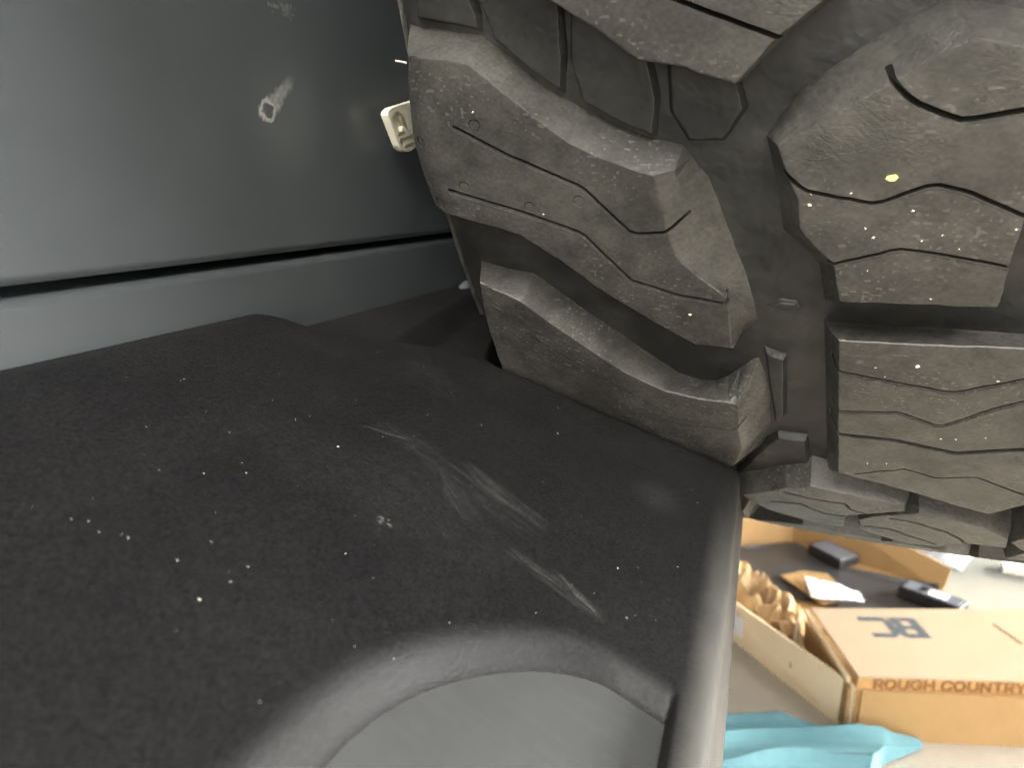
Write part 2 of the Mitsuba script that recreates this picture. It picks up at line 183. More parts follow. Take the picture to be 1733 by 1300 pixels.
# ---------------------------------------------------------------- helpers
def tag(key, label, cat=None, group=None, kind=None):
    d = {}
    if label: d['label'] = label
    if cat: d['category'] = cat
    if group: d['group'] = group
    if kind: d['kind'] = kind
    labels[key] = d
counts = {}
def numbered(name):
    k = counts.get(name, 0); counts[name] = k+1
    return name if k == 0 else f'{name}_{k:03d}'
def put(name, mesh, mat, smooth=30, **k):
    key = numbered(name); scene[key] = mikit.ply(mesh, mat, smooth=smooth, **k); return key
def mesh_of(mf):
    m = mf.to_mesh(); return np.array(m.vert_properties[:, :3], float), np.array(m.tri_verts)
def box(x, y, z, sx, sy, sz, rz=0., r=0.0):
    """box with its base centre at x,y,z; r rounds the edges"""
    if r > 0:
        s = m3.Manifold.sphere(r, 12)
        c = [s.translate([a*(sx/2-r), b*(sy/2-r), r+cz*(sz-2*r)]) for a in (-1, 1) for b in (-1, 1) for cz in (0, 1)]
        m = m3.Manifold.batch_hull(c)
    else:
        m = m3.Manifold.cube([sx, sy, sz], False).translate([-sx/2, -sy/2, 0])
    return m.rotate([0, 0, rz]).translate([x, y, z])
def prism(poly, z0, z1):
    """vertical prism over a list of xy points"""
    return m3.Manifold.extrude(m3.CrossSection([np.array(poly, float)], m3.FillRule.NonZero), z1-z0).translate([0, 0, z0])
def wall(a, b, h0, h1, lean0=(0, 0), lean1=(0, 0), th=.005, z0=0.):
    """a standing cardboard wall from a to b (xy), height h0 at a and h1 at b, its top moved by lean"""
    a, b = np.array(a, float), np.array(b, float); d = (b-a)/np.linalg.norm(b-a); n = np.array([-d[1], d[0]])*th/2
    pts = []
    for q, h, l in ((a, h0, lean0), (b, h1, lean1)):
        for s in (-1, 1):
            pts.append([*(q+s*n), z0]); pts.append([*(q+s*n+np.array(l)), z0+h])
    return m3.Manifold.hull_points(np.array(pts))

# ---------------------------------------------------------------- floor
g = np.array([[-6, -5, 0], [6, -5, 0], [6, 9, 0], [-6, 9, 0.]])
scene['garage_floor'] = mikit.ply((g, np.array([[0, 1, 2], [0, 2, 3]])), 'concrete'); tag('garage_floor', 'bare pale concrete garage floor', 'floor', kind='structure')

# ---------------------------------------------------------------- spare tyre
R, AY, AZ, XC, DEP = .43, .63, 1.144, .08, .014
def crown(x):
    t = np.abs(x-XC)
    return .35*t**2 + 45*np.maximum(t-.207, 0)**2
def bend(p):
    """unrolled tread (axial x, along s, height h) -> the place on the tyre"""
    p = np.asarray(p, float); r = R-crown(p[:, 0])+p[:, 2]; a = p[:, 1]/R
    return np.stack([p[:, 0], AY-r*np.cos(a), AZ-r*np.sin(a)], 1)

def outline(block):
    top = np.array(block['top'])/1000
    h0 = block['h0']
    x, y = top[:, 0], top[:, 1]
    ccw = np.sum(x*np.roll(y, -1)-np.roll(x, -1)*y) > 0
    base = list(block['base']); mid = block.get('mid', [None]*len(base))
    if not ccw: top = top[::-1]; base = base[::-1]; mid = mid[::-1]
    e = np.roll(top, -1, 0)-top; e /= np.linalg.norm(e, axis=1)[:, None]
    n = np.stack([e[:, 1], -e[:, 0]], 1)                    # outward for ccw
    m = n+np.roll(n, 1, 0); m /= np.maximum(np.sum(m*n, 1, keepdims=True), .45)
    fl = .0028 if h0 > -.001 else block.get('flank', .0012)
    b = np.array([top[i]+m[i]*fl if base[i] is None else np.array(base[i])/1000 for i in range(len(top))])
    q_ = max(.0, min(.004/(DEP+h0), .6)); c = np.array([top[i]+(b[i]-top[i])*q_ if mid[i] is None else np.array(mid[i])/1000 for i in range(len(top))])
    # finer outline with slightly worn edges
    T_, B_, C_ = [], [], []
    for i in range(len(top)):
        j = (i+1) % len(top); k = max(1, int(np.ceil(np.linalg.norm(top[j]-top[i])/.004)))
        for q in range(k):
            T_.append(top[i]+(top[j]-top[i])*q/k); B_.append(b[i]+(b[j]-b[i])*q/k); C_.append(c[i]+(c[j]-c[i])*q/k)
    return np.array(T_), np.array(B_), np.array(C_), h0-q_*(DEP+h0)
def inset(P, d):
    e = np.roll(P, -1, 0)-P; e /= np.maximum(np.linalg.norm(e, axis=1)[:, None], 1e-9)
    n = np.stack([-e[:, 1], e[:, 0]], 1); m = n+np.roll(n, 1, 0)
    m /= np.maximum(np.sum(m*n, 1, keepdims=True), .6)
    return P+m*d
def tread(block, ds=0., mirror=False, fine=.0022, detail=True, seed=0):
    t, b, c, hm = outline(block); h0 = block['h0']
    jit = (meshkit.noise(np.c_[t*260, np.full(len(t), seed)], 3)-.5)[:, None]*.0007
    t = inset(t, jit)
    rings = [(inset(t, .0007), h0), (inset(t, .00025), h0-.00014), (t, h0-.0006), (c, min(hm, h0-.0007)), (b, -DEP), (b, -DEP-.006)]
    n = len(t); V = np.vstack([np.c_[p, np.full(n, h)] for p, h in rings])
    tri = np.array(earcut.triangulate_float64(rings[0][0], np.array([n], np.uint32))).reshape(-1, 3)
    F = [tri]
    i = np.arange(n); j = (i+1) % n
    for k in range(len(rings)-1):
        a0, a1, b0, b1 = k*n+i, k*n+j, (k+1)*n+i, (k+1)*n+j
        F += [np.stack([a0, b0, b1], 1), np.stack([a0, b1, a1], 1)]
    F.append(tri[:, ::-1]+(len(rings)-1)*n)
    F = np.vstack(F)
    m = m3.Manifold(m3.Mesh(vert_properties=V.astype(np.float32), tri_verts=F.astype(np.uint32)))
    if m.is_empty():                                          # a sliver in the cap: take another edge wear
        return tread(block, ds, mirror, fine, detail, seed+.37)
    if detail:
        for pts, w, d in block['sipes']:
            ln = LineString(np.array(pts)/1000)
            ln = LineString([ln.interpolate(q) for q in np.arange(0, ln.length, .003)]+[ln.interpolate(ln.length)])
            co = np.array(ln.coords); co += (meshkit.noise(np.c_[co*300, np.full(len(co), 1.5)], 5)-.5)[:, None]*.0006
            poly = LineString(co).buffer(w/2000, cap_style=2, join_style=2)
            cut = m3.Manifold.extrude(m3.CrossSection([np.array(poly.exterior.coords)[:-1]], m3.FillRule.NonZero), d/1000+.01).translate([0, 0, h0-d/1000])
            m = m-cut
            if w > 1:
                lp = LineString(co+np.array([0, .0008])).buffer(.0007, cap_style=2, join_style=2)
                m = m-m3.Manifold.extrude(m3.CrossSection([np.array(lp.exterior.coords)[:-1]], m3.FillRule.NonZero), .01).translate([0, 0, h0-.0005])
        for x, s in block['dots']:
            ring = m3.Manifold.cylinder(.01, .0023, .0023, 20)-m3.Manifold.cylinder(.01, .0017, .0017, 20)
            m = m-ring.translate([x/1000, s/1000, h0-.0006]) - m3.Manifold.cylinder(.01, .0018, .0018, 16).translate([x/1000, s/1000, h0-.00025])
    m = m.refine_to_length(fine)
    v, f = mesh_of(m)
    nz = meshkit.fbm(v*np.array([150, 150, 150])+seed*7, 3, 2)-.5
    v = v+np.c_[.4*nz, .4*nz[::-1]*0, np.where(v[:, 2] > h0-.004, nz, nz*.7)]*.0005
    v[:, 1] += ds
    if mirror: v[:, 0] = mirror-v[:, 0]
    v = bend(v)
    if not mirror: f = f[:, ::-1]
    return v, f

# carcass: the groove floor and sidewalls, all the way round
px = np.concatenate([np.linspace(-.1490, .3090, 150)])
prof = [(x, R-crown(x)-DEP) for x in px]
side = [(-.1518, .370), (-.1545, .350), (-.1560, .320), (-.1520, .285), (-.1400, .252), (-.1250, .234), (-.1130, .222)]
prof = [(a, b) for a, b in side[::-1]]+prof+[(.16-a, b) for a, b in side]
prof = np.array(prof)
na = 540; ang = np.concatenate([np.linspace(.1, 1.3, 360, endpoint=False), np.linspace(1.3, 2*math.pi+.1, 180, endpoint=False)])
V = np.stack([np.broadcast_to(prof[None, :, 0], (na, len(prof))), AY-prof[None, :, 1]*np.cos(ang)[:, None], AZ-prof[None, :, 1]*np.sin(ang)[:, None]], -1).copy()
nn = meshkit.fbm(V*70, 3, 4)-.5
rad = (V-np.array([0, AY, AZ]))*np.array([0, 1, 1]); rad /= np.linalg.norm(rad, axis=-1, keepdims=True)
V = (V+rad*(nn*.0022)[..., None]).reshape(-1, 3)
i, j = np.meshgrid(np.arange(na), np.arange(len(prof)-1), indexing='ij'); w = len(prof); i2 = (i+1) % na
F = np.stack([i*w+j, i*w+j+1, i2*w+j+1, i2*w+j], -1).reshape(-1, 4)
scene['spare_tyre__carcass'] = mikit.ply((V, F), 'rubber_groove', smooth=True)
tag('spare_tyre', 'large black spare tyre with chunky tread blocks resting on the bumper', 'tyre')
rim = np.array([(-.112, .222), (-.10, .215), (-.06, .205), (.10, .205), (.26, .215), (.272, .222)])
ra = np.linspace(0, 2*math.pi, 96, endpoint=False)
RV = np.stack([np.broadcast_to(rim[None, :, 0], (96, 6)), AY-rim[None, :, 1]*np.cos(ra)[:, None], AZ-rim[None, :, 1]*np.sin(ra)[:, None]], -1).reshape(-1, 3)
i, j = np.meshgrid(np.arange(96), np.arange(5), indexing='ij'); i2 = (i+1) % 96
scene['spare_tyre__rim'] = mikit.ply((RV, np.stack([i*6+j, i*6+j+1, i2*6+j+1, i2*6+j], -1).reshape(-1, 4)), 'black_plastic', smooth=True)
disc = np.array([(-.055, .001), (-.055, .09), (-.04, .12), (-.05, .19), (-.06, .206)])
DV = np.stack([np.broadcast_to(disc[None, :, 0], (96, 5)), AY-disc[None, :, 1]*np.cos(ra)[:, None], AZ-disc[None, :, 1]*np.sin(ra)[:, None]], -1).reshape(-1, 3)
i, j = np.meshgrid(np.arange(96), np.arange(4), indexing='ij'); i2 = (i+1) % 96
scene['spare_tyre__wheel_disc'] = mikit.ply((DV, np.stack([i*5+j, i*5+j+1, i2*5+j+1, i2*5+j], -1).reshape(-1, 4)), 'black_plastic', smooth=True)
for k, name in enumerate(('S2', 'S1', 'S3', 'C1', 'C2', 'S4', 'C4')):
    put('spare_tyre__tread_block', tread(BLOCKS[name], seed=k), 'rubber', 26)
# the next rows, seen only as edges over the tyre's rim, and those just outside the frame
rows = [('S4', .084, 0), ('C4', .080, 0), ('S3', .145, 0)]
rows += [('S2', -.182-.105*q, 0) for q in range(3)]+[('C1', -.115-.110*q, 0) for q in range(4)]
rows += [('C1', -.440+.110*q, .162) for q in range(8)]+[('S2', -.410+.105*q, .160) for q in range(8)]
for k, (name, ds, mir) in enumerate(rows):
    put('spare_tyre__tread_block', tread(BLOCKS[name], ds, mir, fine=.0045, seed=20+k), 'rubber', 26)
for x0, x1, s0, s1, h in ((-151.6, -144.6, 226, 306, -.0100), (-151.6, -144.6, 118, 166, -.0100)):
    put('spare_tyre__shoulder_rib', tread({'top': [[x0, s0], [x1, s0], [x1, s1], [x0, s1]], 'base': [None]*4, 'sipes': [], 'dots': [], 'h0': h}, seed=70), 'rubber', 26)
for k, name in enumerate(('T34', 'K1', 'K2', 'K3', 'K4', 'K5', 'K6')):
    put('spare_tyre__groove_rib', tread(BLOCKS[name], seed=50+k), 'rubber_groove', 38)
wp = bend(np.array([[*(np.array(WHISKER[0])/1000), -.001], [WHISKER[0][0]/1000-.006, WHISKER[0][1]/1000, .001]]))
scene['spare_tyre__vent_hair'] = mikit.ply(trimesh.creation.cylinder(.0004, segment=wp, sections=6), 'dust_white')

# ---------------------------------------------------------------- car: bumper, body, tailgate
zx = np.array([-.215, -.165, -.136, -.112, -.087, -.053, -.024, .03]); zz = np.array([.889, .8825, .874, .8655, .854, .8395, .826, .801])
from scipy.interpolate import PchipInterpolator
zprof = PchipInterpolator(zx, zz)
XE = lambda y: -.012-.05*(np.clip(y, .12, .6)-.18)
from scipy.interpolate import splprep, splev
rq = np.array(BUMPER['rim'])/1000; tck, _ = splprep(rq.T, s=4e-6, k=3); rs = np.array(splev(np.linspace(0, 1, 400), tck)).T
rs = rs[rs[:, 0] < -.036]
rf = .0098
rim_poly = Polygon([tuple(q) for q in rs]+[(.0, .175), (.05, .174), (.05, -.25), (-.088, -.25)])
pit_poly = Polygon(np.array(BUMPER['pit'])/1000)
def ztop(x, y):
    z = zprof(x)
    lift = .011*np.clip((.292-y)/.04, 0, 1); lift = .011*(lift/.011)**2*(3-2*lift/.011)
    z = z+lift*np.clip((-.15-x)/.055, 0, 1)
    P = shapely.points(x, y); ins = shapely.contains(rim_poly, P); d = shapely.distance(rim_poly.exterior, P)
    s = np.where(ins, d, -d)
    a = .0027; w = np.where(s < -a, 0, np.where(s < a, (s+a)**2/(4*a), s))
    sm = lambda p, q, k: np.minimum(p, q)-k*np.log1p(np.exp(-np.abs(p-q)/k))
    kk = np.clip((.166-y)/.04, 0, 1); wallz = (1.35+.12*kk*kk*(3-2*kk))*w; flo = .0076+.03*np.maximum(.1660-y, -.01)
    xr = np.minimum(-.0212+(.168-y)*.2, XE(y)-rf-.0006); dr_ = xr-x; wr = np.where(dr_ < -.001, 0, np.where(dr_ < .001, (dr_+.001)**2/.004, dr_))*7
    mm = sm(sm(wallz, flo, .0008), wr, .0012)
    mm = np.where((wallz > 0) & (wr > 0), np.maximum(mm, 0), 0)
    pit = np.clip(shapely.distance(pit_poly.exterior, P)*np.where(shapely.contains(pit_poly, P), 1, -1)/.012, 0, 1); z = z-.011*pit*pit*(3-2*pit)
    return z-mm
def ztyre(x, y):
    r = R-crown(x)+.0005; q = r**2-(y-AY)**2
    return np.where(q > 0, AZ-np.sqrt(np.maximum(q, 0))-.0015, 9)
ys = np.concatenate([np.linspace(-.9, .02, 40, endpoint=False), np.linspace(.02, .42, 300, endpoint=False), np.linspace(.42, 1.3, 90)])
us = np.linspace(0, 1, 190)
G = []
for y in ys:
    xe = XE(y); x0 = xe-rf; x = -.2155+(x0+.2155)*us
    z = ztop(x, np.full_like(x, y)); sl = .44; th0 = math.atan(sl)
    th = np.linspace(th0, math.pi/2, 22)[1:]
    xf = x0+rf*(np.sin(th)-np.sin(th0))*((xe-x0)/(rf*(1-np.sin(th0)))); zf = zprof(x0)-1.15*rf*(np.cos(th0)-np.cos(th))
    zl = np.linspace(zf[-1], .60, 26)[1:]; u = np.linspace(0, 1, 25)
    xl = xe+.004*np.sin(u*math.pi)*1.0-.03*u**3
    X = np.concatenate([x, xf, xl]); Z = np.concatenate([z, zf, zl])
    Z = np.minimum(Z, ztyre(X, np.full_like(X, y))) if y > .2 else Z
    G.append(np.stack([X, np.full_like(X, y), Z], 1))
G = np.array(G); nr, ncol = G.shape[:2]
i, j = np.meshgrid(np.arange(nr-1), np.arange(ncol-1), indexing='ij')
F = np.stack([i*ncol+j, i*ncol+j+1, (i+1)*ncol+j+1, (i+1)*ncol+j], -1).reshape(-1, 4)
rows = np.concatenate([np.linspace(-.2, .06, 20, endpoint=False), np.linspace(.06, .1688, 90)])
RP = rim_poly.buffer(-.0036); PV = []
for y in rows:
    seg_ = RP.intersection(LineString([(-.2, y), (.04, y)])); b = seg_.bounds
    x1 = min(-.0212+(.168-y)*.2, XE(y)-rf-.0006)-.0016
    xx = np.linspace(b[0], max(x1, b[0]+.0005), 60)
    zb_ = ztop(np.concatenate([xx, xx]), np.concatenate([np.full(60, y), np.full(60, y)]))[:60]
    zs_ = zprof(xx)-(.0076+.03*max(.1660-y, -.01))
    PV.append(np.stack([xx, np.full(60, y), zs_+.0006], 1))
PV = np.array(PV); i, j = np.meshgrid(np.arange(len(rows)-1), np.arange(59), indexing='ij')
scene['parked_car__lit_recess_floor'] = mikit.ply((PV.reshape(-1, 3), np.stack([i*60+j, i*60+j+1, (i+1)*60+j+1, (i+1)*60+j], -1).reshape(-1, 4)), 'lit_bumper_plastic', smooth=True)  # sheet added over the recess floor to carry its painted light
tag('parked_car__lit_recess_floor', 'rounded recess floor of the bumper with its light painted in as paler grey')
scene['parked_car__bumper'] = mikit.ply((G.reshape(-1, 3), F), 'bumper_plastic', smooth=True)
tag('parked_car', 'dark grey car rear with flat tailgate over a scuffed black plastic bumper', 'car')
tag('parked_car__bumper', 'black textured bumper with pale scuff marks and a rounded recess')
XT = -.21
def sweep(prof, y0, y1, n=60):
    prof = np.array(prof); yy = np.linspace(y0, y1, n)
    V = np.stack([np.broadcast_to(prof[None, :, 0], (n, len(prof))), np.broadcast_to(yy[:, None], (n, len(prof))), np.broadcast_to(prof[None, :, 1], (n, len(prof)))], -1).reshape(-1, 3)
    w = len(prof); i, j = np.meshgrid(np.arange(n-1), np.arange(w-1), indexing='ij')
    return V, np.stack([i*w+j, (i+1)*w+j, (i+1)*w+j+1, i*w+j+1], -1).reshape(-1, 4)
a = np.linspace(0, math.pi/2, 9)
rr = .0035; zg = .9228
gate = [(XT-.03, zg), (XT-rr, zg)]+[(XT-rr+rr*math.sin(q), zg+rr-rr*math.cos(q)) for q in a[1:]]+[(XT-.0006*math.sin(q*math.pi), zg+rr+q*.75) for q in np.linspace(.02, 1, 30)]
scene['parked_car__tailgate'] = mikit.ply(sweep(gate, -.9, 1.3), 'car_paint', smooth=40)
zs = .9195
sill = [(XT-.001, .80), (XT-.001, zs-rr)]+[(XT-.001-rr+rr*math.cos(q), zs-rr+rr*math.sin(q)) for q in a[1:]]+[(XT-.03, zs)]
scene['parked_car__body_sill'] = mikit.ply(sweep(sill, -.9, 1.3), 'car_paint', smooth=40)
scene['parked_car__gap_seal'] = mikit.ply(sweep([(XT-.03, .90), (XT-.028, .94)], -.9, 1.3, 3), 'black_rubber')
sy, sz = STOP[0]/1000, STOP[1]/1000
tor = trimesh.creation.torus(.011, .003, 40, 14); tor.apply_transform(trimesh.transformations.rotation_matrix(math.pi/2, [0, 1, 0])); tor.apply_translation([XT+.006, sy, sz])
scene['parked_car__rubber_stop'] = mikit.ply(tor, 'dark_metal', smooth=True)

# cream clip on the tailgate
co = Polygon(np.array(CLIP)/1000).buffer(-.0012).buffer(.0012)
body = m3.Manifold.extrude(m3.CrossSection([np.array(co.exterior.coords)[:-1]], m3.FillRule.NonZero), .004)
po = Polygon(np.array(CLIP_POCKET)/1000).buffer(.0006)
body = body-m3.Manifold.extrude(m3.CrossSection([np.array(po.exterior.coords)[:-1]], m3.FillRule.NonZero), .02).translate([0, 0, .0016])
def yz(mf, x):       # (u,v,w) -> (x+w, y=u, z=v)
    v, f = mesh_of(mf); return np.stack([x+v[:, 2], v[:, 0]+.004, v[:, 1]], 1), f
scene['plastic_clip__body'] = mikit.ply(yz(body, XT+.006), 'cream_plastic', smooth=30)
for pq in CLIP_BARS:
    ln = LineString(np.array(pq)/1000).buffer(.0008)
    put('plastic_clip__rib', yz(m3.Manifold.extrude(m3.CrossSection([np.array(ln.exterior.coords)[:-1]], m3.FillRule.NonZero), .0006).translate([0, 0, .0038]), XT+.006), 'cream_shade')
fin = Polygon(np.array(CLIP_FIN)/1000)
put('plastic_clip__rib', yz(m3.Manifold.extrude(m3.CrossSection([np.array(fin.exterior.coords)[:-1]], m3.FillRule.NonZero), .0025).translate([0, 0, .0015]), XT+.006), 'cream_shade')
tag('plastic_clip', 'cream plastic clip on the tailgate half hidden behind the tyre', 'clip')

# dust and crumbs
def specks(P, N, r):
    out = []
    for p, n in zip(P, N):
        k = trimesh.creation.icosphere(0, 1.0); k.vertices *= rng.uniform(.5, 1.25, (12, 1))*r*rng.choice([.6, .8, 1, 1.5], p=[.35, .3, .25, .1])*np.array([1, 1, .5])
        k.apply_transform(trimesh.geometry.align_vectors([0, 0, 1], n)); k.apply_translation(p); out.append(k)
    return trimesh.util.concatenate(out)
bd = np.array(BUMPER['dust'])/1000; bd[:, 1] = np.minimum(bd[:, 1], .33)
P = np.c_[bd, ztop(bd[:, 0], bd[:, 1])]
ex = np.c_[rng.uniform(-.19, -.03, 90), rng.uniform(.1, .29, 90)]; ex = np.c_[ex, ztop(ex[:, 0], ex[:, 1])]
pts = trimesh.util.concatenate([specks(P, [[.4, 0, .9]]*len(P), 0.00030), specks(ex, [[.4, 0, .9]]*len(ex), .00013)])
scene['bumper_dust'] = mikit.ply(pts, 'dust_white'); tag('bumper_dust', 'tiny pale dust specks scattered over the black bumper', 'dust', kind='stuff')
td = np.array(TYRE_DUST)[1:]/1000; P = bend(np.c_[td, np.full(len(td), .0002)])
nrm = P-np.array([0, AY, AZ]); nrm[:, 0] = 0; nrm /= np.linalg.norm(nrm, axis=1)[:, None]
scene['tyre_dust'] = mikit.ply(specks(P, nrm, .0005), 'dust_white'); tag('tyre_dust', 'tiny pale specks stuck to the tyre tread', 'dust', kind='stuff')
y0 = np.array(TYRE_DUST[1])/1000
fl = Polygon([(-.0017, .0001), (-.0010, .0007), (.0002, .0009), (.0011, .0005), (.0016, -.0004), (.0007, -.0011), (-.0004, -.0008), (-.0013, -.0006)])
v, f = mesh_of(m3.Manifold.extrude(m3.CrossSection([np.array(fl.exterior.coords)[:-1]], m3.FillRule.NonZero), .0005)); v[:, 0] += y0[0]; v[:, 1] += y0[1]; v[:, 2] += .0002
scene['paint_flake'] = mikit.ply((bend(v), f[:, ::-1]), 'dust_yellow'); tag('paint_flake', 'tiny yellow flake stuck on the tyre tread block', 'flake')

# ---------------------------------------------------------------- things on the floor
# shipping box: front wall, splayed left wall, back part open
Nn, Fr = np.array([.152, 1.31]), np.array([.640, 1.457]); Lf = np.array([-.21, 1.686])
Bk = np.array([.33, 1.83])
scene['shipping_box__base'] = mikit.ply(mesh_of(prism([Nn+(.004, .006), Fr, Bk, Lf], .002, .007)), 'cardboard')
k = 'shipping_box__left_wall'
scene[k] = mikit.ply(mesh_of(wall(Nn+(Lf-Nn)/np.linalg.norm(Lf-Nn)*.007, Lf, .1, .1, (-.001, -.002), (.004, -.03))), 'cardboard_lit')
scene['shipping_box__front_wall'] = mikit.ply(mesh_of(wall(Nn+np.array([.0015, .0005]), Fr, .0985, .0985)), 'cardboard')
scene['shipping_box__right_wall'] = mikit.ply(mesh_of(wall(Fr+np.array([-.004, .006]), Bk+np.array([.2, .02]), .1, .1)), 'cardboard')
la, lb = np.array([-.089, 1.556]), np.array([-.066, 1.533])
tag('shipping_box', 'shallow open cardboard box on the garage floor', 'box')
# white sticker on the left wall, laid on its outer face
dirv = (Lf-Nn)/np.linalg.norm(Lf-Nn)
def on_left(t, hgt):   # point on the outer face: t metres from the near corner
    b = Nn+dirv*t; u = t/np.linalg.norm(Lf-Nn); l = (1-u)*np.array([-.001, -.002])+u*np.array([.008, -.075])
    p = b+l*hgt/.1; nrm = np.array([dirv[1], -dirv[0]])*(-1)
    return np.array([*(p+nrm*.0036), hgt])
q = np.array([on_left(.305, .026), on_left(.37, .026), on_left(.37, .088), on_left(.305, .088)])
scene['shipping_box__sticker'] = mikit.ply(mesh_of(m3.Manifold.hull_points(np.vstack([q, q+np.array([.0006, .0006, 0])]))), 'white_paper')
# inner carton
D_, E_ = np.array([.1420, 1.3085]), np.array([.1420, 1.3085])+.50*np.array([.9497, .3132])
du = np.array([.9497, .3132]); dv = np.array([-.345, .9386])
A_ = D_+dv*.220; ztp = .125
lid = [D_+du*.004, D_+du*.335, D_+du*.320+dv*.235, A_+du*.002+dv*.003]
scene['inner_carton__lid'] = mikit.ply(mesh_of(prism(lid, ztp-.004, ztp)), 'cardboard_pale')
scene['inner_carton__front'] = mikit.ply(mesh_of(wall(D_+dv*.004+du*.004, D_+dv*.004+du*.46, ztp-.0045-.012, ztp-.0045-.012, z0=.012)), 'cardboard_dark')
fl_ = [D_+du*.338, D_+du*.50, D_+du*.46+dv*.25, D_+du*.323+dv*.236]
scene['inner_carton__side_flap'] = mikit.ply(mesh_of(prism(fl_, ztp-.009, ztp-.004)), 'cardboard_pale')
sl_ = [D_+du*.352+dv*.12, D_+du*.357+dv*.12, D_+du*.342+dv*.185, D_+du*.338+dv*.185]
scene['inner_carton__slot'] = mikit.ply(mesh_of(prism(sl_, ztp-.0041, ztp-.0032)), 'brown_ink')
scene['inner_carton__left_side'] = mikit.ply(mesh_of(wall(D_-du*.006+dv*.006, A_-du*.006, .085, .085, z0=.012)), 'cardboard')
scene['inner_carton__edge_fold'] = mikit.ply(mesh_of(m3.Manifold.batch_hull([m3.Manifold.sphere(.005, 10).translate([*(D_-du*.008+dv*.012), ztp-.014]), m3.Manifold.sphere(.004, 10).translate([*(A_-du*.010), ztp-.006])])), 'cardboard_edge')
scene['inner_carton__corner_flap'] = mikit.ply(mesh_of(wall(A_-du*.012, A_-du*.062-dv*.085, .07, .012, (-.01, 0), (0, 0), .004, z0=.045)), 'cardboard_pale')
tag('inner_carton', 'pale cardboard carton with a dark two letter logo lying in the open box', 'carton')
# the logo, lying upside down towards us
def bar(u0, v0, u1, v1): return Polygon([(u0, v0), (u1, v0), (u1, v1), (u0, v1)])
logo = shapely.union_all([bar(0, .056, .043, .068), bar(-.004, .056, .01, .068), bar(.002, .0, .036, .011), Polygon([(.043, .068), (.054, .052), (.054, .018), (.042, 0), (.034, 0), (.041, .014), (.041, .056), (.036, .068)]),
    bar(.090, .0, .105, .068), bar(.062, .0, .105, .011), bar(.066, .029, .105, .039), Polygon([(.062, 0), (.054, .008), (.054, .03), (.062, .039), (.068, .039), (.068, 0)]),
    Polygon([(.060, .036), (.074, .036), (.068, .068), (.055, .068)]), bar(.074, .058, .100, .068)])
lo = D_+du*.085+dv*.125
def lay(poly, z0, z1, o, uu, vv):
    parts = []
    for g_ in getattr(poly, 'geoms', [poly]):
        t = trimesh.creation.extrude_polygon(g_, z1-z0, engine='earcut'); v = np.array(t.vertices)
        parts.append(trimesh.Trimesh(np.c_[o[0]+v[:, 0]*uu[0]+v[:, 1]*vv[0], o[1]+v[:, 0]*uu[1]+v[:, 1]*vv[1], z0+v[:, 2]], t.faces, process=False))
    return trimesh.util.concatenate(parts)
scene['inner_carton__logo'] = mikit.ply(lay(logo.buffer(.0013, join_style=2), ztp, ztp+.0004, lo, du, dv), 'grey_ink')
tm = meshkit.text_mesh('ROUGH COUNTRY', .0185, .0006, bold=True); v = np.array(tm.vertices); sc = .262/v[:, 0].max()
o = D_+du*.03+dv*.0012
v3 = np.c_[o[0]+v[:, 0]*sc*du[0]-v[:, 2]*dv[0], o[1]+v[:, 0]*sc*du[1]-v[:, 2]*dv[1], .1000+v[:, 1]]
scene['inner_carton__lettering'] = mikit.ply((v3, np.array(tm.faces)), 'brown_ink')
# crumpled brown paper
gx, gy = np.meshgrid(np.linspace(0, 1, 70), np.linspace(0, 1, 70), indexing='ij')
o = np.array([-.155, 1.68]); e1 = np.array([.21, -.205]); e2 = np.array([.06, .12])
Pp = o+gx[..., None]*e1+gy[..., None]*e2
rg = 1-np.abs(2*meshkit.fbm(np.stack([Pp[..., 0]*22, Pp[..., 1]*22, gx*0+3], -1), 3, 5)-1)
zc = .02+.10*rg**2*np.sin(np.pi*np.clip(gy*.9+.1, 0, 1))**.5*np.sin(np.pi*np.clip(gx*.85+.12, 0, 1))**.4+.035*(meshkit.noise(np.stack([Pp[..., 0]*60, Pp[..., 1]*60, gx*0], -1), 4)-.5)
jx = .02*(meshkit.noise(np.stack([Pp[..., 0]*40, Pp[..., 1]*40, gx*0+9], -1), 8)-.5)
V = np.stack([Pp[..., 0]+jx, Pp[..., 1]-jx, np.maximum(zc, .009)], -1).reshape(-1, 3)
i, j = np.meshgrid(np.arange(69), np.arange(69), indexing='ij')
GR = np.stack([i*70+j, (i+1)*70+j, (i+1)*70+j+1, i*70+j+1], -1).reshape(-1, 4)
scene['packing_paper'] = mikit.ply((V, GR), 'kraft_paper', smooth=25); tag('packing_paper', 'crumpled brown packing paper in the left end of the open box', 'paper')
# second, flatter box lid behind, lined with a black sheet
b0, b1, b2, b4 = np.array([-.33, 1.865]), np.array([-.103, 2.002]), np.array([.029, 2.083]), np.array([.374, 1.940])
fr1, fr0 = np.array([.36, 1.70]), np.array([-.25, 1.715])
scene['box_lid__panel'] = mikit.ply(mesh_of(prism([fr0, fr1, b4, b2, b0], .001, .006)), 'cardboard')
scene['box_lid__back_wall'] = mikit.ply(mesh_of(wall(b2, b0, .13, .13, (.0, .05), (-.03, .05))), 'cardboard')
scene['box_lid__right_wall'] = mikit.ply(mesh_of(wall(b2, b4, .14, .052, (.0, .05), (.018, .03))), 'cardboard')
tag('box_lid', 'tan cardboard lid with raised walls lying behind the open box', 'lid')
gx, gy = np.meshgrid(np.linspace(0, 1, 60), np.linspace(0, 1, 40), indexing='ij')
q00, q10, q11, q01 = np.array([-.22, 1.79]), np.array([.345, 1.72]), np.array([.362, 1.936]), np.array([-.12, 1.985])
